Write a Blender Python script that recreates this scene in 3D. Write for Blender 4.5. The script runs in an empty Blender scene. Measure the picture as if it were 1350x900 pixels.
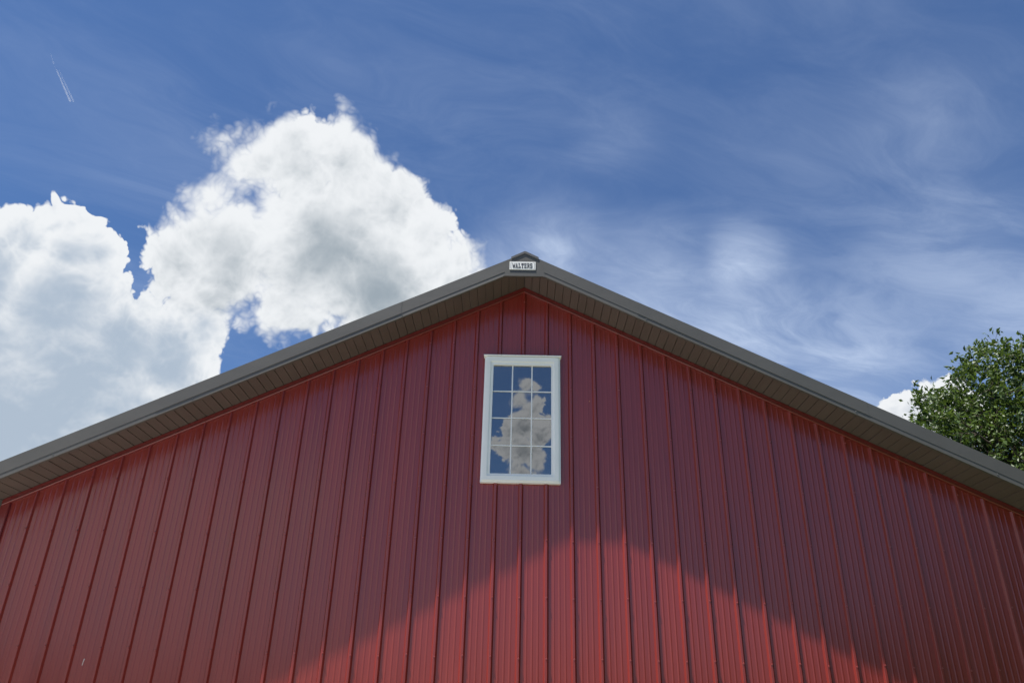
import bpy, bmesh, math, random
from mathutils import Vector, Matrix
R = math.radians
scene = bpy.context.scene
COL = scene.collection

# ------------------------------------------------------------------ camera
EYE = 1.62
CAM_POS = Vector((-0.0105, -6.6972, EYE))
PITCH, ROLL, YAW = 0.45998, 0.02525, -0.01521
def cam_axes():
    cr, sr, cp, sp, cy, sy = (math.cos(ROLL), math.sin(ROLL), math.cos(PITCH), math.sin(PITCH), math.cos(YAW), math.sin(YAW))
    def w(a, b, f):                       # level-right, tilted-up, tilted-forward -> world
        up = b*cp + f*sp; fw = f*cp - b*sp
        return Vector((a*cy + fw*sy, -a*sy + fw*cy, up))
    return w(cr, sr, 0), w(-sr, cr, 0), w(0, 0, 1)
cd = bpy.data.cameras.new('camera'); cam = bpy.data.objects.new('camera', cd); COL.objects.link(cam)
r_, u_, f_ = cam_axes()
cam.matrix_world = Matrix(((r_.x, u_.x, -f_.x, CAM_POS.x), (r_.y, u_.y, -f_.y, CAM_POS.y), (r_.z, u_.z, -f_.z, CAM_POS.z), (0, 0, 0, 1)))
cd.sensor_width = 36; cd.lens = 26.667; cd.clip_start = 0.05; cd.clip_end = 80000
scene.camera = cam

# ------------------------------------------------------------------ render / exposure
scene.view_settings.view_transform = 'Standard'; scene.view_settings.look = 'None'
scene.view_settings.exposure = 0.95; scene.view_settings.gamma = 1
scene.cycles.use_denoising = True
scene.cycles.max_bounces = 8; scene.cycles.diffuse_bounces = 4; scene.cycles.glossy_bounces = 4
scene.cycles.transmission_bounces = 4; scene.cycles.volume_bounces = 1; scene.cycles.caustics_reflective = False

# ------------------------------------------------------------------ node helpers
class NT:
    def __init__(s, tree): s.t = tree
    def n(s, kind, **kw):
        nd = s.t.nodes.new(kind)
        for k, v in kw.items(): setattr(nd, k, v)
        return nd
    def put(s, sock, v):
        if isinstance(v, bpy.types.NodeSocket): s.t.links.new(v, sock)
        elif v is not None: sock.default_value = v
    def m(s, op, a, b=None, c=None, clamp=False):
        nd = s.n('ShaderNodeMath', operation=op, use_clamp=clamp)
        for i, v in enumerate((a, b, c)): s.put(nd.inputs[i], v)
        return nd.outputs[0]
    def v(s, op, a, b=None, out=0, scale=None):
        nd = s.n('ShaderNodeVectorMath', operation=op)
        s.put(nd.inputs[0], a); s.put(nd.inputs[1], b)
        if scale is not None: s.put(nd.inputs['Scale'], scale)
        return nd.outputs[out]
    def add(s, a, b): return s.m('ADD', a, b)
    def sub(s, a, b): return s.m('SUBTRACT', a, b)
    def mul(s, a, b): return s.m('MULTIPLY', a, b)
    def ramp(s, x, lo, hi, a=0.0, b=1.0, kind='SMOOTHSTEP'):
        nd = s.n('ShaderNodeMapRange', interpolation_type=kind, clamp=True) if kind == 'LINEAR' else s.n('ShaderNodeMapRange', interpolation_type=kind)
        for i, v in enumerate((x, lo, hi, a, b)): s.put(nd.inputs[i], v)
        return nd.outputs[0]
    def noise(s, vec, scale, detail=4, rough=0.5, dist=0.0, out='Fac', lac=2.0):
        nd = s.n('ShaderNodeTexNoise', noise_dimensions='3D')
        s.put(nd.inputs['Vector'], vec); nd.inputs['Scale'].default_value = scale
        nd.inputs['Detail'].default_value = detail; nd.inputs['Roughness'].default_value = rough
        nd.inputs['Distortion'].default_value = dist; nd.inputs['Lacunarity'].default_value = lac
        return nd.outputs[out]
    def voro(s, vec, scale, detail=2, rough=0.5, smooth=0.4):
        nd = s.n('ShaderNodeTexVoronoi', feature='SMOOTH_F1')
        s.put(nd.inputs['Vector'], vec); nd.inputs['Scale'].default_value = scale
        nd.inputs['Detail'].default_value = detail; nd.inputs['Roughness'].default_value = rough
        nd.inputs['Smoothness'].default_value = smooth
        return nd.outputs['Distance']
    def mix(s, f, a, b):
        nd = s.n('ShaderNodeMix', data_type='RGBA'); s.put(nd.inputs[0], f)
        s.put(nd.inputs[6], a); s.put(nd.inputs[7], b)
        return nd.outputs[2]
    def comb(s, x, y, z):
        nd = s.n('ShaderNodeCombineXYZ')
        for i, v in enumerate((x, y, z)): s.put(nd.inputs[i], v)
        return nd.outputs[0]
    def sep(s, v):
        nd = s.n('ShaderNodeSeparateXYZ'); s.put(nd.inputs[0], v); return nd.outputs

def dirv(az, el):
    az, el = R(az), R(el)
    return (math.sin(az)*math.cos(el), math.cos(az)*math.cos(el), math.sin(el))

# ------------------------------------------------------------------ sun and sky
SUN = Vector((-0.675, -0.40, 2.42)).normalized()
SKY_STRENGTH = 0.064
SKY_TINT = (0.50, 0.70, 0.93)     # deep summer blue
ld = bpy.data.lights.new('sun', 'SUN'); ld.energy = 5.0; ld.angle = R(0.53); ld.color = (1.0, 0.95, 0.87)
sun = bpy.data.objects.new('sun', ld); COL.objects.link(sun)
sun.rotation_euler = (-SUN).to_track_quat('-Z', 'Y').to_euler(); sun.location = (-8, -12, 30)

# cumulus as clusters of round heaps: (azimuth, elevation, angular radius), degrees
CLOUD_A = [(-37.9, 28.0, 2.5), (-35.4, 27.8, 2.46), (-34.3, 28.4, 1.89), (-35.4, 24.0, 4.16), (-39.4, 24.8, 3.77), (-35.8, 17.8, 7.18), (-31.1, 22.5, 3.8), (-27.7, 22.2, 3.64), (-25.1, 24.9, 2.23), (-30.1, 17.0, 5.53), (-31.6, 30.3, 0.66)]
CLOUD_B = [(-21.3, 37.4, 3.76), (-17.1, 38.1, 3.38), (-24.6, 37.2, 3.1), (-27.3, 37.4, 1.7), (-12.6, 36.0, 3.45), (-9.0, 34.4, 3.1), (-17.3, 32.3, 6.08), (-24.4, 30.5, 4.6), (-28.6, 29.4, 3.0), (-6.0, 31.2, 3.2), (-12.5, 30.2, 5.8), (-19.8, 27.2, 3.0), (-27.5, 32.6, 1.9), (-25.0, 27.0, 3.1)]
CLOUD_C = [(27.2, 18.7, 1.2), (27.9, 19.4, 1.25), (28.8, 19.3, 1.3), (29.9, 20.1, 1.0), (31.0, 19.6, 1.5), (29.4, 18.0, 2.0), (31.5, 18.0, 2.0)]
CLOUD_D = [(179.5, 22.9, .75), (-179.8, 22.0, .85), (179.1, 21.4, 1.05), (179.7, 20.3, 1.35), (-179.0, 19.7, .95), (178.5, 19.6, 1.2), (179.8, 18.2, 1.35), (-178.9, 18.4, 1.05), (177.6, 20.2, .8), (179.8, 16.2, 1.35), (-178.0, 18.6, .6), (178.9, 17.6, .9)]
# unseen heap clouds at rear left, added to brighten that side of the wall
CLOUD_E = [(-158, 9, 6.5), (-150, 15, 6.0), (-143, 10, 8.0), (-136, 18, 6.5), (-128, 12, 8.5), (-120, 20, 6.0), (-113, 12, 7.5), (-104, 16, 6.0), (-145, 24, 3.5), (-164, 14, 3.2), (-131, 26, 3.4), (-97, 9, 5.5)]
# cirrus banks: azimuth, elevation, angular radius, amount
CIRRUS = [(2.5, 30.5, 6.8, .66), (9.5, 27.5, 8.0, .78), (16.5, 24.5, 8.0, .76), (24.0, 21.5, 8.0, .60), (18.6, 31.0, 3.6, .68), (33.5, 28.0, 8.2, .32), (34.7, 36.9, 6.5, .20), (21.4, 34.0, 8.5, .14), (36.5, 22.8, 6.5, .45), (8.0, 41.0, 4.0, .16),
          (150, 26, 16, .22), (120, 30, 22, .30), (-90, 40, 22, .3)]  # unseen banks beside and behind the viewer, added to whiten the reflected sky
CLOUDS = [   # heap clusters (heaps, melt, edge softness from / to, shaded tone, depth of the bright rim, relief), cone that holds them, fineness, seed
    ([(CLOUD_A, 0.010, 0.003, 0.010, (3.5, 4.2, 5.1, 1), 0.062, 0.70), (CLOUD_B, 0.040, 0.006, 0.034, (2.7, 3.2, 3.65, 1), 0.115, 0.42)], (-25, 27, 25), 1.0, 0.0),
    ([(CLOUD_C, 0.006, 0.002, 0.006, (4.8, 5.2, 5.8, 1), 0.04, 0.5)], (31, 18.5, 7.5), 2.2, 3.1),
    ([(CLOUD_E, 0.020, 0.006, 0.025, (4.2, 4.7, 5.2, 1), 0.095, 0.4)], (-131, 13, 42), 1.0, 8.2),
    ([(CLOUD_D, 0.005, 0.002, 0.008, (2.9, 3.2, 3.5, 1), 0.034, 0.75)], (179.6, 18.5, 6), 3.2, 5.3),
]
def build_world():
    w = bpy.data.worlds.new('World'); scene.world = w; w.use_nodes = True
    t = w.node_tree; t.nodes.clear(); N = NT(t)
    sky = N.n('ShaderNodeTexSky', sky_type='NISHITA'); sky.sun_disc = False
    sky.sun_elevation = math.asin(SUN.z); sky.sun_rotation = math.atan2(SUN.x, SUN.y)
    sky.altitude = 200; sky.air_density = 1.0; sky.dust_density = 0.15; sky.ozone_density = 3.0
    d = N.v('NORMALIZE', N.n('ShaderNodeTexCoord').outputs['Generated'])

    # high thin cirrus: streaks on a level sheet above the place, gathered where it drifts
    xyz = N.sep(d)
    zz = N.m('MAXIMUM', xyz[2], 0.06)
    px = N.m('DIVIDE', xyz[0], zz); py = N.m('DIVIDE', xyz[1], zz)
    ca, sa = math.cos(R(24)), math.sin(R(24))
    cu = N.add(N.mul(px, ca), N.mul(py, sa)); cv = N.sub(N.mul(py, ca), N.mul(px, sa))
    cp0 = N.comb(N.mul(cu, 0.75), N.mul(cv, 1.5), 2.3)
    cw = N.v('ADD', cp0, N.v('SCALE', N.v('SUBTRACT', N.noise(cp0, 1.2, 3, 0.5, out='Color'), (0.5, 0.5, 0.5)), scale=1.3))
    c1 = N.noise(cw, 1.5, 8, 0.64)
    bank = None
    for az, el, r, amt in CIRRUS:
        x = N.ramp(N.v('DISTANCE', d, dirv(az, el), out=1), R(r)*1.45, 0.0, 0.0, amt)
        bank = x if bank is None else N.m('SMOOTH_MAX', bank, x, 0.1)
    thin = N.ramp(N.noise(N.comb(px, py, 5.1), 0.7, 2, 0.5), 0.40, 0.70, 0.02, 0.13)
    ci = N.mul(N.ramp(c1, 0.36, 0.76), N.add(N.mul(bank, 0.80), thin))
    ci = N.m('ADD', ci, N.mul(bank, 0.50), clamp=True)
    blue = N.v('MULTIPLY', sky.outputs[0], SKY_TINT)
    base = N.mix(ci, blue, (5.5, 6.4, 8.0, 1))

    def bg(c):
        n = N.n('ShaderNodeBackground'); N.put(n.inputs[0], c); n.inputs[1].default_value = SKY_STRENGTH
        return n.outputs[0]
    UP = Vector((-0.25, 0, 0.97))
    def cumulus(sets, fine, seed):
        def field(p):
            pp = N.v('ADD', p, (seed, seed*.7, 0))
            wob = N.v('SUBTRACT', N.noise(pp, 9*fine, 2, 0.5, out='Color'), (0.5, 0.5, 0.5))
            q = N.v('ADD', p, N.v('SCALE', wob, scale=0.046/fine))
            ss = []
            for blobs, k, *_ in sets:
                s = None
                for az, el, r in blobs:
                    x = N.sub(R(r), N.v('DISTANCE', q, dirv(az, el), out=1))
                    s = x if s is None else N.m('SMOOTH_MAX', s, x, k)
                ss.append(s)
            qq = N.v('ADD', q, (seed, seed*.7, 0))
            bl = None
            for sc, am in ((15, 1.0), (33, 0.62), (70, 0.36), (150, 0.20)):         # round billows with creases between
                x = N.mul(N.m('ABSOLUTE', N.sub(N.noise(qq, sc*fine, 0, 0.5), 0.5)), am*4)
                bl = x if bl is None else N.add(bl, x)
            n1 = N.sub(N.noise(pp, 13*fine, 8, 0.56), 0.5)
            return ss, N.add(N.mul(n1, 0.040/fine), N.mul(N.sub(bl, 0.9), 0.016/fine)), bl, n1
        ss, b0, bl0, n0 = field(d)
        st, b1, bl1, n1_ = field(N.v('ADD', d, tuple(UP*(0.011/fine))))
        s0, s1 = ss[0], st[0]; wB = 0.0
        if len(sets) > 1:
            wB = N.ramp(N.sub(ss[1], ss[0]), -0.02, 0.03)
            s0 = N.m('MAXIMUM', ss[0], ss[1]); s1 = N.m('MAXIMUM', st[0], st[1])
        def pick(i):
            a, b = sets[0][i], sets[-1][i]
            if len(sets) == 1: return a
            return N.mix(wB, a, b) if isinstance(a, tuple) else N.ramp(wB, 0, 1, a, b, kind='LINEAR')
        h = N.add(s0, b0)
        relief = N.add(N.mul(N.sub(bl0, bl1), 0.55), N.mul(N.sub(n0, n1_), 1.3))      # billows turned to the sun
        broad = N.m('MULTIPLY', N.sub(s0, s1), fine*82)
        thick = N.ramp(N.add(s0, N.mul(b0, 0.45)), 0.0, pick(5))
        soft = N.ramp(N.noise(d, 8*fine, 3, 0.5), 0.3, 0.7, -0.12, 0.12)
        alpha = N.ramp(h, 0.0, N.ramp(N.noise(d, 7*fine, 2, 0.5), 0.40, 0.60, pick(2), pick(3)))   # crisp here, wispy there
        br = N.add(N.add(0.74, soft), N.add(N.mul(N.mul(relief, N.ramp(thick, 0, 1, 1.0, 0.55)), pick(6)), N.mul(broad, 0.15)))
        br = N.add(br, N.sub(N.mul(N.sub(1.0, thick), 0.30), N.mul(thick, 0.66)))
        br = N.ramp(br, 0.0, 1.1)
        cl = N.mix(br, pick(4), (7.1, 7.3, 7.5, 1))
        return bg(N.mix(alpha, base, cl))
    def cone(az, el, deg):
        return N.m('GREATER_THAN', N.v('DOT_PRODUCT', d, dirv(az, el), out=1), math.cos(R(deg)))
    out = bg(base)
    for sets, (az, el, deg), fine, seed in CLOUDS:
        mx = N.n('ShaderNodeMixShader'); N.put(mx.inputs[0], cone(az, el, deg))
        t.links.new(out, mx.inputs[1]); t.links.new(cumulus(sets, fine, seed), mx.inputs[2]); out = mx.outputs[0]
    o = N.n('ShaderNodeOutputWorld'); t.links.new(out, o.inputs[0])
build_world()

# ------------------------------------------------------------------ materials
MATS = {}
def material(name, color, rough=0.5, spec=0.5, metal=0.0, var=0.12, vscale=(3, 3, 3), bump=None, coat=0.0, rvar=0.0, ior=None):
    mt = bpy.data.materials.new(name); mt.use_nodes = True
    N = NT(mt.node_tree); b = mt.node_tree.nodes['Principled BSDF']
    co = N.n('ShaderNodeNewGeometry').outputs['Position']
    if var:
        n = N.noise(N.v('MULTIPLY', co, vscale), 1.0, 6, 0.6)
        lo = tuple(c*(1-var) for c in color)+(1,); hi = tuple(min(1, c*(1+var)) for c in color)+(1,)
        N.put(b.inputs['Base Color'], N.mix(N.ramp(n, 0.3, 0.7, kind='LINEAR'), lo, hi))
        if rvar: N.put(b.inputs['Roughness'], N.ramp(n, 0.3, 0.7, rough-rvar, rough+rvar, kind='LINEAR'))
        else: b.inputs['Roughness'].default_value = rough
    else:
        b.inputs['Base Color'].default_value = tuple(color)+(1,); b.inputs['Roughness'].default_value = rough
    b.inputs['Specular IOR Level'].default_value = spec; b.inputs['Metallic'].default_value = metal
    b.inputs['Coat Weight'].default_value = coat
    if ior: b.inputs['IOR'].default_value = ior
    if bump:
        h = None
        for sc, det, amt in bump:
            x = N.mul(N.noise(N.v('MULTIPLY', co, sc), 1.0, det, 0.5), amt)
            h = x if h is None else N.add(h, x)
        bp = N.n('ShaderNodeBump'); bp.inputs['Strength'].default_value = 1.0; bp.inputs['Distance'].default_value = 1.0
        N.put(bp.inputs['Height'], h); N.put(b.inputs['Normal'], bp.outputs[0])
    MATS[name] = mt
    return mt
material('red_siding', (0.228, 0.028, 0.022), 0.22, 0.85, var=0.11, vscale=(5.0, 5.0, 0.45), rvar=0.05,
         bump=[((5.0, 5.0, 0.55), 2, 0.0022), ((30, 30, 1.2), 2, 0.00030)])
material('red_trim', (0.17, 0.020, 0.020), 0.26, 0.9, var=0.06, bump=[((2, 2, 2), 2, 0.002)])
material('grey_trim', (0.088, 0.085, 0.080), 0.40, 0.5, var=0.10, vscale=(1.5, 1.5, 3), bump=[((1.6, 1.6, 3), 3, 0.004), ((9, 9, 9), 2, 0.0005)])
material('grey_plate', (0.085, 0.085, 0.090), 0.42, 0.5, var=0.10, vscale=(4, 4, 4), bump=[((6, 6, 6), 3, 0.001)])
material('soffit_brown', (0.115, 0.092, 0.084), 0.5, 0.4, var=0.10, vscale=(5, 1.5, 5), bump=[((8, 3, 8), 2, 0.0008)])
material('roof_metal', (0.10, 0.10, 0.098), 0.4, 0.5, var=0.08)
material('white_vinyl', (0.86, 0.88, 0.88), 0.38, 0.5, var=0.03, vscale=(4, 4, 4))
material('white_board', (0.76, 0.77, 0.78), 0.45, 0.5, var=0.04, vscale=(12, 12, 12))
material('sign_ink', (0.012, 0.016, 0.03), 0.5, 0.5, var=0.0)
material('screw_red', (0.26, 0.05, 0.045), 0.35, 0.5, var=0.0)
material('rust', (0.5, 0.17, 0.06), 0.7, 0.3, var=0.1)
material('chipped', (0.6, 0.55, 0.53), 0.6, 0.4, var=0.1)
material('bounce_concrete', (0.36, 0.34, 0.31), 0.9, 0.3, var=0.18, vscale=(14, 14, 14), bump=[((40, 40, 40), 3, 0.01)])
material('grass', (0.060, 0.095, 0.030), 0.9, 0.3, var=0.4, vscale=(1.2, 1.2, 1.2), bump=[((25, 25, 25), 3, 0.03)])
material('bark', (0.075, 0.060, 0.048), 0.9, 0.2, var=0.35, vscale=(14, 14, 3), bump=[((30, 30, 5), 4, 0.02)])
def glass_mat():
    mt = bpy.data.materials.new('window_glass'); mt.use_nodes = True
    N = NT(mt.node_tree); b = mt.node_tree.nodes['Principled BSDF']
    b.inputs['Base Color'].default_value = (0.010, 0.013, 0.016, 1); b.inputs['Roughness'].default_value = 0.012
    b.inputs['IOR'].default_value = 3.1
    co = N.n('ShaderNodeNewGeometry').outputs['Position']
    bp = N.n('ShaderNodeBump'); bp.inputs['Distance'].default_value = 1
    N.put(bp.inputs['Height'], N.mul(N.noise(co, 4.0, 1, 0.5), 0.0004)); N.put(b.inputs['Normal'], bp.outputs[0])
    MATS['window_glass'] = mt
glass_mat()
def leaf_mat(name, c1, c2):
    mt = bpy.data.materials.new(name); mt.use_nodes = True
    t = mt.node_tree; N = NT(t); b = t.nodes['Principled BSDF']; out = t.nodes['Material Output']
    co = N.n('ShaderNodeNewGeometry')
    n = N.ramp(N.noise(co.outputs['Position'], 1.3, 3, 0.6), 0.35, 0.68)
    n = N.m('ADD', N.mul(n, 0.6), N.mul(co.outputs['Random Per Island'], 0.5), clamp=True)
    col = N.mix(n, c1+(1,), c2+(1,))
    N.put(b.inputs['Base Color'], col); b.inputs['Roughness'].default_value = 0.5; b.inputs['Specular IOR Level'].default_value = 0.5
    tr = N.n('ShaderNodeBsdfTranslucent'); N.put(tr.inputs[0], N.mix(0.5, col, (0.16, 0.24, 0.03, 1)))
    mx = N.n('ShaderNodeMixShader'); mx.inputs[0].default_value = 0.28
    t.links.new(b.outputs[0], mx.inputs[1]); t.links.new(tr.outputs[0], mx.inputs[2]); t.links.new(mx.outputs[0], out.inputs[0])
    MATS[name] = mt
leaf_mat('leaf', (0.018, 0.045, 0.012), (0.095, 0.150, 0.030))
leaf_mat('far_leaf', (0.020, 0.040, 0.012), (0.055, 0.085, 0.022))

# ------------------------------------------------------------------ object helpers
def tag(o, label=None, cat=None, group=None, kind=None):
    for k, v in (('label', label), ('category', cat), ('group', group), ('kind', kind)):
        if v: o[k] = v
    return o
def empty(name, loc=(0, 0, 0), parent=None):
    o = bpy.data.objects.new(name, None); COL.objects.link(o); o.location = loc; o.empty_display_size = 0.3
    if parent: o.parent = parent
    return o
def link(name, me, parent=None, loc=(0, 0, 0), rot=None):
    o = bpy.data.objects.new(name, me); COL.objects.link(o); o.location = loc
    if rot: o.rotation_euler = rot
    if parent: o.parent = parent
    return o
def mesh(name, vs, fs, mat, smooth=False):
    me = bpy.data.meshes.new(name); me.from_pydata([tuple(v) for v in vs], [], fs); me.update()
    me.materials.append(MATS[mat])
    if smooth: me.polygons.foreach_set('use_smooth', [True]*len(me.polygons))
    return me
def box_data(x0, x1, y0, y1, z0, z1, b=0.0):
    bm = bmesh.new(); bmesh.ops.create_cube(bm, size=1)
    for v in bm.verts:
        v.co = Vector((x0 if v.co.x < 0 else x1, y0 if v.co.y < 0 else y1, z0 if v.co.z < 0 else z1))
    if b: bmesh.ops.bevel(bm, geom=bm.edges[:], offset=b, segments=2, affect='EDGES', profile=0.5)
    return bm
def from_bm(name, bm, mat, parent=None, loc=(0, 0, 0), rot=None):
    me = bpy.data.meshes.new(name); bmesh.ops.recalc_face_normals(bm, faces=bm.faces[:]); bm.to_mesh(me); bm.free()
    me.materials.append(MATS[mat])
    return link(name, me, parent, loc, rot)
def box(name, x0, x1, y0, y1, z0, z1, mat, parent=None, b=0.0):
    return from_bm(name, box_data(x0, x1, y0, y1, z0, z1, b), mat, parent)
def prism(name, pts, y0, y1, mat, parent=None, b=0.0, ax='y'):
    """polygon in x,z extruded along y"""
    bm = bmesh.new()
    a = [bm.verts.new((x, y0, z)) for x, z in pts]; c = [bm.verts.new((x, y1, z)) for x, z in pts]
    n = len(pts); bm.faces.new(a); bm.faces.new(c[::-1])
    for i in range(n): bm.faces.new((a[i], c[i], c[(i+1) % n], a[(i+1) % n]))
    if b: bmesh.ops.bevel(bm, geom=bm.edges[:], offset=b, segments=2, affect='EDGES')
    return from_bm(name, bm, mat, parent)

# ------------------------------------------------------------------ ground
g = link('ground', mesh('ground', [(-1500, -1500, 0), (1500, -1500, 0), (1500, 1500, 0), (-1500, 1500, 0)], [(0, 1, 2, 3)], 'grass')); tag(g, kind='structure')
bpad = link('bounce_pad', mesh('bounce_pad', [(-16, -26, .004), (1.2, -26, .004), (1.2, .02, .004), (-16, .02, .004)], [(0, 1, 2, 3)], 'bounce_concrete')); tag(bpad, kind='structure')  # unseen pale pad, added to bounce sunlight onto the left of the wall

# ------------------------------------------------------------------ barn
S = 0.2286                         # rib spacing of the siding
M = 0.4937                         # roof slope
HALF = 4.60                        # half width of the wall
PEAK = EYE + 3.863                 # where the siding ends below the peak
OV = 0.40                          # overhang at gable and eaves
DEEP = 12.2
SLOPE = math.atan(M); CS, SN = math.cos(SLOPE), math.sin(SLOPE)
ZS = PEAK + 0.066                  # soffit face at the peak
ZB = PEAK + 0.056                  # lower edge of the fascia strip
ZT = PEAK + 0.226                  # roof surface at the peak
XE = HALF + OV                     # eave edge
def line(x, z0): return z0 - M*abs(x)
barn = empty('barn', (0, 0, 0))
tag(barn, 'red ribbed metal barn with brown soffit and grey trimmed gable roof', 'barn')

# walls: a sheathing slab carries the sheets
wall = prism('front_wall', [(-HALF+.03, .02), (HALF-.03, .02), (HALF-.03, line(HALF, PEAK)), (0, PEAK+.03), (-HALF+.03, line(HALF, PEAK))], 0.03, 0.14, 'red_trim', barn)
RIB = [(-0.0225, 0.0), (-0.0115, 0.0185), (-0.0085, 0.0200), (0.0085, 0.0200), (0.0115, 0.0185), (0.0225, 0.0)]
def bay_profile():
    pr = list(RIB)
    for c in (-0.048, 0.0, 0.048):
        c += S/2
        pr += [(c-.0100, 0.0), (c-.0030, 0.0016), (c+.0030, 0.0016), (c+.0100, 0.0)]
    pr.append((S-0.0225, 0.0))
    return pr
WIN = (-0.367, 0.357, EYE+1.886, EYE+3.135)      # casing outline of the window
rnd = random.Random(11)
for k in range(-20, 20):
    pr = [(x+k*S, h) for x, h in bay_profile()]
    x_lo = -HALF; pr = [(max(x, x_lo), h) for x, h in pr]
    z0 = 0.12; tilt = rnd.uniform(-.0012, .0012); offs = rnd.uniform(-.0006, .0006)
    vs, fs = [], []
    rows = 7
    for j in range(rows):
        for x, h in pr:
            top = line(x, PEAK+.035)
            z = z0 + (top-z0)*j/(rows-1)
            vs.append((x, -h + offs + tilt*((x/S-k)-.5), z))
    n = len(pr)
    for j in range(rows-1):
        for i in range(n-1):
            a = j*n+i; fs.append((a, a+1, a+1+n, a+n))
    link('wall_panel', mesh('wall_panel', vs, fs, 'red_siding'), wall)
# screws through the ribs, row above row
def screws():
    bm = bmesh.new(); rnd = random.Random(3)
    for row in range(-2, 8):
        z = EYE + 0.437 + row*0.474
        for k in range(-19, 20):
            x = k*S + 0.004
            zz = z + rnd.uniform(-.012, .012)
            if zz > line(x, PEAK)-.06 or zz < .2: continue
            if WIN[0]-.03 < x < WIN[1]+.03 and WIN[2]-.03 < zz < WIN[3]+.03: continue
            for rad, y0, y1 in ((0.0085, -0.019, -0.0225), (0.0055, -0.0225, -0.028)):
                a = [bm.verts.new((x+rad*math.cos(i*math.pi/3), y0, zz+rad*math.sin(i*math.pi/3))) for i in range(6)]
                b = [bm.verts.new((x+rad*.85*math.cos(i*math.pi/3), y1, zz+rad*.85*math.sin(i*math.pi/3))) for i in range(6)]
                bm.faces.new(b)
                for i in range(6): bm.faces.new((a[i], a[(i+1) % 6], b[(i+1) % 6], b[i]))
    return from_bm('screw_heads', bm, 'screw_red', wall)
tag(screws(), kind='stuff')
# red channel that closes the top of the sheets under the soffit
def sloped_bar(name, sx, x0, x1, zc, prof, mat, parent, b=0.0):
    """bar following the roof slope on side sx; prof = [(y, dz)] cross-section around the line z = zc - M|x|"""
    bm = bmesh.new(); n = len(prof)
    a = [bm.verts.new((sx*x0, y, zc+dz-M*x0)) for y, dz in prof]; c = [bm.verts.new((sx*x1, y, zc+dz-M*x1)) for y, dz in prof]
    bm.faces.new(a); bm.faces.new(c[::-1])
    for i in range(n): bm.faces.new((a[i], c[i], c[(i+1) % n], a[(i+1) % n]))
    if b: bmesh.ops.bevel(bm, geom=bm.edges[:], offset=b, segments=2, affect='EDGES')
    return from_bm(name, bm, mat, parent)
CH = [(0.0, 0.0), (-0.0215, 0.0), (-0.0285, 0.003), (-0.031, 0.010), (-0.0285, 0.017), (-0.020, 0.020), (-0.0195, 0.062), (0.0, 0.062)]
for sx in (-1, 1): sloped_bar('rake_channel', sx, 0.0, HALF+.012, PEAK, CH, 'red_trim', wall)
for sx in (-1, 1):                                                     # folded corner pieces
    prism('corner_trim', [(sx*(HALF-.055), .10), (sx*(HALF+.022), .10), (sx*(HALF+.022), line(HALF, PEAK)+.045), (sx*(HALF-.055), line(HALF-.07, PEAK)+.045)], -.0245, .11, 'red_trim', wall, b=.004)
link('rust_spot', mesh('rust_spot', [((.6352)+.006*math.cos(a*1.05), -.004, EYE+2.70+.006*math.sin(a*1.05)) for a in range(6)], [(0, 1, 2, 3, 4, 5)], 'rust'), wall)
link('paint_chip', mesh('paint_chip', [(-3.5510, -.004, EYE+0.305), (-3.5460, -.004, EYE+0.303), (-3.5430, -.004, EYE+0.335), (-3.5370, -.004, EYE+0.354), (-3.5460, -.004, EYE+0.352)], [(0, 1, 2, 3, 4)], 'chipped'), wall)

# side and rear walls, ribbed too
def ribbed_wall(name, length, height, mat, parent, loc, rz):
    vs, fs = [], []; k = 0; x = 0.0; pr = []
    while x < length-.03:
        pr += [(x+.0225+a, h) for a, h in RIB]; x += S
    pr.append((length, 0))
    for z in (0.12, height):
        for a, h in pr: vs.append((a, -h, z))
    n = len(pr)
    for i in range(n-1): fs.append((i, i+1, i+1+n, i+n))
    return link(name, mesh(name, vs, fs, mat), parent, loc, (0, 0, rz))
ZE = line(HALF, PEAK)
ribbed_wall('side_wall', DEEP-.12, ZE+.12, 'red_siding', barn, (-HALF, DEEP, 0), -math.pi/2)
ribbed_wall('side_wall', DEEP-.12, ZE+.12, 'red_siding', barn, (HALF, .12, 0), math.pi/2)
prism('rear_wall', [(-HALF+.005, .02), (HALF-.005, .02), (HALF-.005, ZE), (0, PEAK+.03), (-HALF+.005, ZE)], DEEP-.10, DEEP, 'red_siding', barn)

# roof: two ribbed slopes and the ridge cap
roof = empty('roof', (0, 0, PEAK), barn)
def roof_slope(sx):
    vs, fs = [], []; pr = []; y = -OV+.012
    while y < DEEP+OV-.03:
        pr += [(y+.0225+a, h) for a, h in RIB]; y += S
    pr.append((DEEP+OV, 0))
    for x in (0.0, XE+.03):
        for yy, h in pr: vs.append((sx*(x+h*SN), yy, ZT-.012-PEAK-M*x+h*CS*0.6))
    n = len(pr)
    for i in range(n-1): fs.append((i, i+1, i+1+n, i+n) if sx > 0 else (i, i+n, i+1+n, i+1))
    m0 = len(vs)
    for x in (0.0, XE+.02):                                       # decking under the sheets
        for yy in (-OV+.02, DEEP+OV): vs.append((sx*x, yy, ZT-.02-PEAK-M*x)); vs.append((sx*x, yy, ZS+.013-PEAK-M*x))
    A = [m0+i for i in range(8)]
    for q in ((0, 2, 6, 4), (1, 5, 7, 3), (0, 4, 5, 1), (2, 3, 7, 6), (4, 6, 7, 5)): fs.append(tuple(A[i] for i in q))
    return link('roof_slope', mesh('roof_slope', vs, fs, 'roof_metal'), roof)
for sx in (-1, 1): roof_slope(sx)
cap = prism('ridge_cap', [(-.135, line(.135, ZT+.016)), (-.131, line(.131, ZT-.010)), (0, ZT-.008), (.131, line(.131, ZT-.010)), (.135, line(.135, ZT+.016)), (.012, ZT+.014), (0, ZT+.017), (-.012, ZT+.014)], -OV-.012, DEEP+OV+.012, 'grey_plate', barn)

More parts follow.
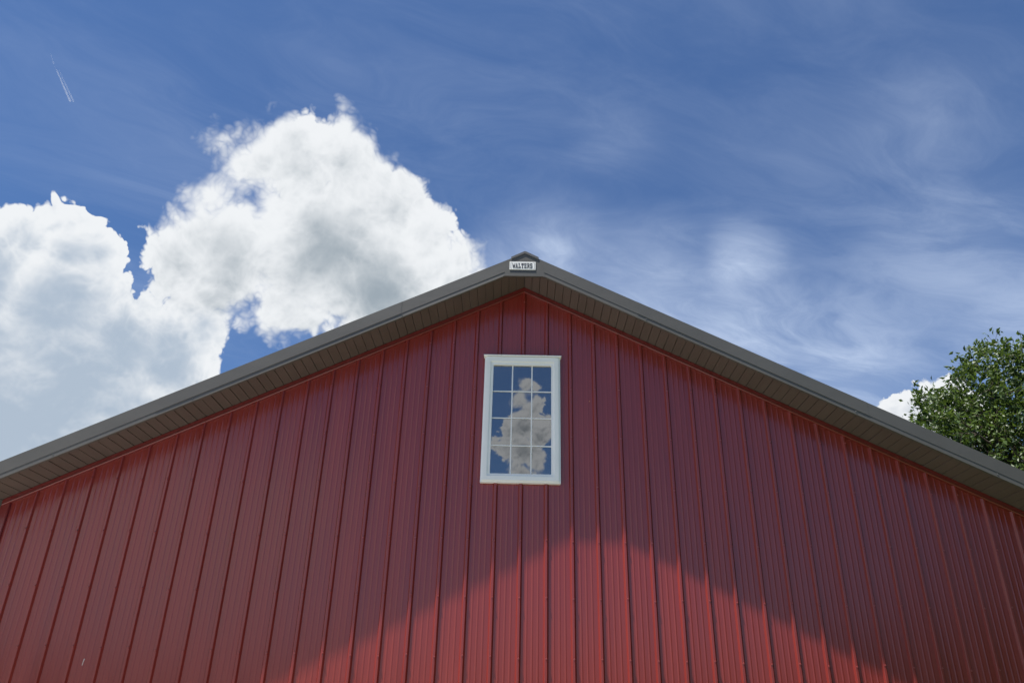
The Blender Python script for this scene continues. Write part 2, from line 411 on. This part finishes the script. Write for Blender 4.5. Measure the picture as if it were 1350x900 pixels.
# soffit: narrow boards across the overhang, one by one
soffit = empty('soffit', (0, 0, ZS), barn)
PW = 0.0847
def plank_mesh():
    w = PW-.0012; c = .0045; d = .006
    prof = [(0, .012), (0, d), (c*.5, 0.0012), (c, 0.0), (w-c, 0.0), (w-c*.5, 0.0012), (w, d), (w, .012)]
    vs = [(x, -OV+.012, z) for x, z in prof]+[(x, 0.0, z) for x, z in prof]; n = len(prof)
    fs = [tuple(range(n)), tuple(range(2*n-1, n-1, -1))]
    fs += [(i, i+n, (i+1) % n+n, (i+1) % n) for i in range(n)]
    return mesh('soffit_plank', vs, fs, 'soffit_brown')
pm = plank_mesh(); rnd = random.Random(8)
NPL = int(XE/CS/PW)
for sx in (-1, 1):
    for i in range(NPL):
        s0 = i*PW + (PW*0.0)
        s1 = s0 + PW
        # right side runs outward from the peak, the left one inward: both keep the mesh unmirrored
        x = s0*CS if sx > 0 else -s1*CS
        o = link('soffit_plank', pm, soffit, (x, 0, -M*abs(x) + rnd.uniform(-.0012, .0012)), (rnd.uniform(-.004, .004), (SLOPE if sx > 0 else -SLOPE)+rnd.uniform(-.012, .012), 0))

# rake trim (upper, with rounded top) in overlapping lengths, fascia strip below it
fascia = empty('fascia', (0, 0, 0), barn)
def trim_prof(o):
    f = -OV-o
    return [(-OV+.012, .0), (f, .0), (f, .127), (f+.06, .127), (f+.06, .120), (-OV+.012, .10)]
TOP0 = ZB+.046
for sx, cuts in ((-1, (0.0, 1.19, 3.25, XE+.03)), (1, (0.0, 1.10, 3.06, XE+.03))):
    for i in range(3):
        sloped_bar('rake_trim', sx, cuts[i]-(.03 if i else 0), cuts[i+1], TOP0, trim_prof(.0045 if i % 2 else .0025), 'grey_trim', fascia)
    lp = [(-OV+.03, .0), (-OV+.001, .0), (-OV-.001, .003), (-OV+.0005, .0455), (-OV+.03, .0455)]
    sloped_bar('fascia_strip', sx, 0.15, XE+.03, ZB, lp, 'grey_trim', fascia)
zf = line(.185, ZB)
prism('peak_plate', [(-.205, line(.205, ZB)), (-.19, zf-.002), (.17, zf-.002), (.205, line(.205, ZB)-.002), (.150, line(.150, TOP0)+.12), (0, TOP0+.112), (-.150, line(.150, TOP0)+.12)], -OV-.0055, -OV+.02, 'grey_trim', fascia, b=.001)
for sx in (-1, 1):                                                      # nails along the trim
    for x in (1.15, 2.95, 4.05, 4.75):
        bm = bmesh.new(); bmesh.ops.create_uvsphere(bm, u_segments=6, v_segments=4, radius=.005)
        from_bm('trim_nail', bm, 'grey_plate', fascia, (sx*x, -OV-.002, line(x, ZB)+.028))
# boxed eaves
for sx in (-1, 1):
    zb = line(XE, ZB)-.002
    eave = prism('eave_box', [(sx*(HALF+.024), zb), (sx*(XE+.02), zb), (sx*(XE+.02), line(XE+.02, ZS)-.002), (sx*(HALF+.024), line(HALF+.024, ZS)-.002)], -.02, DEEP, 'grey_trim', barn)
    box('gutter_fascia', sx*(XE+.022) if sx > 0 else sx*(XE+.05), sx*(XE+.05) if sx > 0 else sx*(XE+.022), -OV+.02, DEEP+OV, zb-.01, line(XE+.05, ZT)-.03, 'grey_trim', barn)

# window
win = empty('window', ((WIN[0]+WIN[1])/2, 0, WIN[2]), barn)
W2 = (WIN[1]-WIN[0])/2; HT = WIN[3]-WIN[2]
def ring(name, hw, z0, z1, wl, wb, wt, y0, y1, mat, b):
    """mitred rectangular frame; side, bottom and top widths"""
    bm = bmesh.new()
    o = [(-hw, z0), (hw, z0), (hw, z1), (-hw, z1)]; i = [(-hw+wl, z0+wb), (hw-wl, z0+wb), (hw-wl, z1-wt), (-hw+wl, z1-wt)]
    V = {}
    for tagp, pts in (('o', o), ('i', i)):
        for yy in (0, 1):
            V[tagp, yy] = [bm.verts.new((x, (y0, y1)[yy], z)) for x, z in pts]
    for q in range(4):
        r = (q+1) % 4
        bm.faces.new((V['o', 0][q], V['o', 0][r], V['i', 0][r], V['i', 0][q]))
        bm.faces.new((V['o', 1][r], V['o', 1][q], V['i', 1][q], V['i', 1][r]))
        bm.faces.new((V['o', 0][r], V['o', 0][q], V['o', 1][q], V['o', 1][r]))
        bm.faces.new((V['i', 0][q], V['i', 0][r], V['i', 1][r], V['i', 1][q]))
    if b: bmesh.ops.bevel(bm, geom=bm.edges[:], offset=b, segments=2, affect='EDGES')
    return from_bm(name, bm, mat, win)
ring('flange', W2, 0.0, HT, .016, .016, .016, -.048, .0, 'white_vinyl', .0015)
ring('casing', W2-.0145, .0145, HT-.012, .044, .046, .050, -.062, .0, 'white_vinyl', .003)
ring('sash', W2-.056, .058, HT-.060, .0285, .024, .034, -.050, -.015, 'white_vinyl', .0025)
box('drip_cap', -W2-.012, W2+.012, -.074, .0, HT-.006, HT+.004, 'white_vinyl', win, b=.0015)
gx0, gx1, gz0, gz1 = -W2+.0825, W2-.0825, .080, HT-.093
yg = -.027
cw, ch = (gx1-gx0)/3, (gz1-gz0)/4
for i in range(3):
    for j in range(4):
        box('pane', gx0+i*cw+.002-(.004 if i == 0 else 0), gx0+(i+1)*cw-.002+(.004 if i == 2 else 0), yg, yg+.006, gz0+j*ch+.002-(.004 if j == 0 else 0), gz0+(j+1)*ch-.002+(.004 if j == 3 else 0), 'window_glass', win)
for i in (1, 2): box('muntin', gx0+i*cw-.0058, gx0+i*cw+.0058, yg-.008, yg-.0005, gz0-.004, gz1+.004, 'white_vinyl', win, b=.002)
for j in (1, 2, 3): box('muntin', gx0-.004, gx1+.004, yg-.0075, yg-.001, gz0+j*ch-.0052, gz0+j*ch+.0052, 'white_vinyl', win, b=.0018)
box('backing', gx0-.01, gx1+.01, yg+.0063, yg+.0065, gz0-.01, gz1+.01, 'sign_ink', win)

# ------------------------------------------------------------------ name sign on the peak
sign = empty('name_sign', (-0.0215, -OV-.0055, EYE+3.894))
tag(sign, 'small white sign reading WALTERS in dark slab letters at the gable peak', 'sign')
SWD, SHT = .253, .089
box('plate', -SWD/2, SWD/2, -.006, .001, 0, SHT, 'white_board', sign, b=.0012)
def letter(ch):
    # strokes on a 10 x 14 grid: rectangles (x0, z0, x1, z1) or quads
    Q = {
     'W': [[(-.9, 14), (1.7, 14), (3.6, 0), (1.5, 0)], [(8.3, 14), (10.9, 14), (8.5, 0), (6.4, 0)], [(1.5, 0), (3.6, 0), (5.7, 10), (4.3, 10)], [(6.4, 0), (8.5, 0), (5.7, 10), (4.3, 10)]],
     'A': [[(3.6, 14), (6, 14), (3.2, 0), (.7, 0)], [(4, 14), (6.4, 14), (9.3, 0), (6.3, 0)], (2.6, 4, 7.6, 6), (-.6, 0, 4.1, 1.8), (5.4, 0, 10.6, 1.8)],
     'L': [(1.4, 0, 4.6, 14), (0, 12.2, 6, 14), (0, 0, 9.6, 2.4), (7.4, 0, 9.6, 5.4)],
     'T': [(3.3, 0, 6.7, 14), (0, 11.6, 10, 14), (0, 8.6, 2.1, 14), (7.9, 8.6, 10, 14), (1.8, 0, 8.2, 1.8)],
     'E': [(1.2, 0, 4.3, 14), (0, 0, 9.4, 2.3), (0, 11.7, 9.4, 14), (7.2, 0, 9.4, 5), (7.2, 9, 9.4, 14), (1.2, 6, 6.8, 8)],
     'R': [(1.2, 0, 4.2, 14), (0, 0, 5.2, 1.8), (0, 12, 7.6, 14), (6.6, 7.4, 9.4, 13), (1.2, 6, 8, 8), [(4.6, 7), (7.6, 7), (10.4, 0), (7.2, 0)]],
     'S': [(0.4, 7.0, 3.4, 13.2), (1.0, 11.6, 9.2, 14), (7.2, 10.2, 9.2, 14), (1.2, 6, 8.8, 8.0), (6.6, 1, 9.6, 7), (0.6, 0, 8.8, 2.4), (0.4, 0, 2.4, 3.8)]}[ch]
    out = []
    for q in Q: out.append([(q[0], q[1]), (q[2], q[1]), (q[2], q[3]), (q[0], q[3])] if isinstance(q, tuple) else q)
    return out
lw = .0282; lh = .056; x = -.0282*3.5+.001
for i, c in enumerate('WALTERS'):
    bm = bmesh.new()
    for si, poly in enumerate(letter(c)):
        pts = [(px/10*lw*.86, pz/14*lh) for px, pz in poly]
        ar = sum(pts[k][0]*pts[(k+1) % 4][1]-pts[(k+1) % 4][0]*pts[k][1] for k in range(4))
        if ar < 0: pts.reverse()
        yf = -.0075-.00012*si
        a = [bm.verts.new((px, yf, pz)) for px, pz in pts]; b = [bm.verts.new((px, -.0055, pz)) for px, pz in pts]
        bm.faces.new(a)
        for k in range(4): bm.faces.new((a[k], b[k], b[(k+1) % 4], a[(k+1) % 4]))
    from_bm('letter', bm, 'sign_ink', sign, (x+i*lw, 0, (SHT-lh)/2))
for sx in (-1, 1):                                                        # bracket lines at both ends
    xa = sx*(SWD/2-.012); bm = bmesh.new()
    for (p0, p1, q0, q1) in ((xa-.0012, xa+.0012, .012, SHT-.012), (min(xa, xa-sx*.012), max(xa, xa-sx*.012), .009, .0115), (min(xa, xa-sx*.012), max(xa, xa-sx*.012), SHT-.0115, SHT-.009)):
        vsb = [bm.verts.new(v) for v in ((p0, -.0072, q0), (p1, -.0072, q0), (p1, -.0072, q1), (p0, -.0072, q1))]; bm.faces.new(vsb)
    from_bm('bracket_line', bm, 'sign_ink', sign)

# ------------------------------------------------------------------ trees
def tube(vs, fs, pts, rad, seg=6):
    base = len(vs); n = len(pts)
    for i, (p, r) in enumerate(zip(pts, rad)):
        t = (pts[min(i+1, n-1)]-pts[max(i-1, 0)]).normalized()
        a = t.orthogonal().normalized(); b = t.cross(a)
        for k in range(seg):
            an = k/seg*2*math.pi; vs.append(p+(a*math.cos(an)+b*math.sin(an))*r)
    for i in range(n-1):
        for k in range(seg):
            q = base+i*seg+k; q2 = base+i*seg+(k+1) % seg
            fs.append((q, q2, q2+seg, q+seg))
def make_tree(name, pos, height, crown_c, crown_r, nlimb, nleaf, nclump, leaf, seed, lmat='leaf'):
    rnd = random.Random(seed)
    root = empty(name, pos)
    vs, fs = [], []
    cc, cr = Vector(crown_c), Vector(crown_r)
    fork = Vector((cc.x*.6, cc.y*.6, cc.z-cr.z*.95))
    trunk = [Vector((0, 0, -.1)), Vector((.05, .03, fork.z*.35)), Vector((fork.x*.6, fork.y*.6, fork.z*.7)), fork]
    tube(vs, fs, trunk, [height*.022, height*.018, height*.016, height*.014], 10)
    tips = []
    def grow(p, d, length, rad, depth):
        pts = [p]; n = 4
        for i in range(n):
            d = (d+Vector((rnd.gauss(0, .16), rnd.gauss(0, .16), rnd.gauss(.05, .12)))).normalized()
            pts.append(pts[-1]+d*length/n)
        tube(vs, fs, pts, [rad*(1-.55*i/n) for i in range(n+1)], 6 if depth < 2 else 4)
        if depth >= 3:
            tips.append((pts, d)); return
        kids = (6, 6, 6)[depth]
        for k in range(kids):
            f = 1.0 if k == 0 else rnd.uniform(.35, .95)
            i = min(int(f*n), n-1); q = pts[i].lerp(pts[i+1], f*n-i)
            ax = Vector((rnd.gauss(0, 1), rnd.gauss(0, 1), rnd.gauss(0, .8))).normalized()
            nd = (d+ax*(.45 if k == 0 else .85)).normalized()
            out = Vector(((q.x-cc.x)/cr.x, (q.y-cc.y)/cr.y, (q.z-cc.z)/cr.z))
            nd = (nd+out.normalized()*.35).normalized() if out.length > .01 else nd
            if out.length > 1.12: continue
            grow(q, nd, length*rnd.uniform(.5, .72), rad*.52, depth+1)
    for k in range(nlimb):
        a = k/nlimb*2*math.pi+rnd.uniform(-.3, .3); up = rnd.uniform(.45, 2.4)
        d = Vector((math.cos(a), math.sin(a), up)).normalized()
        grow(fork-Vector((0, 0, rnd.uniform(0, .25*cr.z))), d, cr.length*rnd.uniform(.42, .56), height*.0085, 0)
    # leaves in sprays along the outer twigs, plus fill inside the crown
    lv, lf = [], []
    def add_leaf(p, d, sz):
        d = d.normalized(); side = d.cross(Vector((rnd.gauss(0, 1), rnd.gauss(0, 1), rnd.gauss(0, 1)+.8)))
        if side.length < 1e-3: return
        side.normalize(); nn = d.cross(side)
        b = len(lv); L = sz*rnd.uniform(.7, 1.25); w = L*.26
        lv.extend((p, p+d*L*.45+side*w+nn*w*.35, p+d*L+nn*(-.12*L), p+d*L*.45-side*w+nn*w*.35))
        lf.append((b, b+1, b+2)); lf.append((b, b+2, b+3))
    lobes = [Vector((rnd.gauss(0, 1), rnd.gauss(0, 1), rnd.gauss(.2, 1))).normalized() for _ in range(14)]
    def inside(q):
        u = Vector(((q.x-cc.x)/cr.x, (q.y-cc.y)/cr.y, (q.z-cc.z)/cr.z)); l = u.length
        if l < 1e-3: return True
        return l < .80 + .24*max(0.0, max((u/l).dot(w) for w in lobes)-.72)/.28
    n = 0
    while n < nclump:                                  # clumps of leaves through the crown
        u = Vector((rnd.uniform(-1, 1), rnd.uniform(-1, 1), rnd.uniform(-1, 1)))
        if u.length > 1 or u.length < rnd.random()*.75: continue
        q = Vector((cc.x+u.x*cr.x*1.05, cc.y+u.y*cr.y*1.05, cc.z+u.z*cr.z*1.05))
        if not inside(q): continue
        n += 1; ax = (u+Vector((rnd.gauss(0, .5), rnd.gauss(0, .5), rnd.gauss(.1, .5)))).normalized(); ln = rnd.uniform(.2, .45)
        tube(vs, fs, [q-ax*ln*.6, q+ax*ln*.6], [.006, .003], 3)
        for k in range(rnd.randint(14, 26)):
            f = rnd.uniform(-.6, .7)
            add_leaf(q+ax*ln*f+Vector((rnd.gauss(0, .05), rnd.gauss(0, .05), rnd.gauss(0, .05))), ax*.6+Vector((rnd.gauss(0, .8), rnd.gauss(0, .8), rnd.gauss(-.1, .6))), leaf)
    per = max(4, int(nleaf/max(1, len(tips))))
    for pts, d in tips:
        for k in range(per):
            f = rnd.uniform(.05, 1.0)*(len(pts)-1); i = min(int(f), len(pts)-2)
            q = pts[i].lerp(pts[i+1], f-i)
            ld_ = (d*.5+Vector((rnd.gauss(0, .8), rnd.gauss(0, .8), rnd.gauss(-.15, .7))))
            off = Vector((rnd.gauss(0, 1), rnd.gauss(0, 1), rnd.gauss(0, 1)))*.05
            add_leaf(q+off, ld_, leaf)
    link('trunk', mesh('trunk', vs, fs, 'bark', True), root)
    cw_ = link('crown', mesh('crown', lv, lf, lmat), root); tag(cw_, kind='stuff')
    return root
tr = make_tree('leafy_tree', (10.55, 8.6, 0), 9.6, (0.0, 0.0, 6.95), (2.1, 2.3, 2.25), 10, 14000, 1500, .112, 21)
tag(tr, 'green leafy tree rising beyond the sloping right roof edge of the barn', 'tree')

# wood across the yard behind the viewer, seen only as a dark reflection in the siding
def wood():
    rnd = random.Random(5); vs, fs = [], []
    for i in range(60):
        az = 60 + i*220/59; a = R(az)                  # bearing from +y, clockwise
        dist = rnd.uniform(24, 31) if az < 138 else rnd.uniform(34, 46)  # right-hand stretch brought nearer and taller, to darken that end of the wall
        hh = 12.5 if az < 138 else 10.5-(az-138)*0.33 if az < 160 else 3.0
        hh *= rnd.uniform(.85, 1.15); rr = max(2.6, hh*.33)
        c = Vector((math.sin(a)*dist, math.cos(a)*dist, 0))
        for k in range(420):
            z = hh*rnd.random()**.8; ra = rr*math.sqrt(max(.05, 1-(z/hh)**2.5))*rnd.uniform(.5, 1.05); b = rnd.uniform(0, 2*math.pi)
            p = c+Vector((ra*math.cos(b), ra*math.sin(b), z))
            u = Vector((rnd.gauss(0, 1), rnd.gauss(0, 1), rnd.gauss(0, 1))).normalized(); w = u.orthogonal().normalized(); sz = rnd.uniform(.3, .7)
            q = len(vs); vs.extend((p-u*sz, p+w*sz*.7, p+u*sz, p-w*sz*.7)); fs.append((q, q+1, q+2, q+3))
    return link('far_wood', mesh('far_wood', vs, fs, 'far_leaf'))
tag(wood(), 'far wood of green trees across the yard facing the barn', 'trees', kind='stuff')

# ------------------------------------------------------------------ contrail, high above
def contrail():
    DIST = 14000.0
    root = empty('contrail', Vector(dirv(-39.6, 37.4))*DIST)
    tag(root, 'thin white twin contrail high in the blue sky above the left cloud', 'contrail')
    def vol(name, dens):
        mt = bpy.data.materials.new(name); mt.use_nodes = True; t = mt.node_tree
        t.nodes.remove(t.nodes['Principled BSDF'])
        v = t.nodes.new('ShaderNodeVolumePrincipled'); v.inputs['Color'].default_value = (1, 1, 1, 1); v.inputs['Density'].default_value = dens; v.inputs['Anisotropy'].default_value = 0.0
        t.links.new(v.outputs[0], t.nodes['Material Output'].inputs['Volume']); MATS[name] = mt
    vol('vapour', .009); vol('thin_vapour', .0055)
    for (a0, e0), (a1, e1), r0, r1, mt in (((-40.42, 38.18), (-38.62, 36.52), 9, 18, 'vapour'), ((-40.1, 38.08), (-38.42, 36.60), 7, 17, 'thin_vapour'), ((-41.0, 38.8), (-40.5, 38.25), 5, 10, 'thin_vapour')):
        A = Vector(dirv(a0, e0))*DIST-root.location; B = Vector(dirv(a1, e1))*DIST-root.location
        vs, fs = [], []; pts = [A.lerp(B, i/6) for i in range(7)]
        rad = [r0*.15]+[r0+(r1-r0)*i/6 for i in range(1, 6)]+[r1*.9]
        tube(vs, fs, pts, rad, 8)
        fs.append(tuple(range(8))[::-1]); fs.append(tuple(range(48, 56)))
        link('vapour_trail', mesh('vapour_trail', vs, fs, mt), root)
contrail()
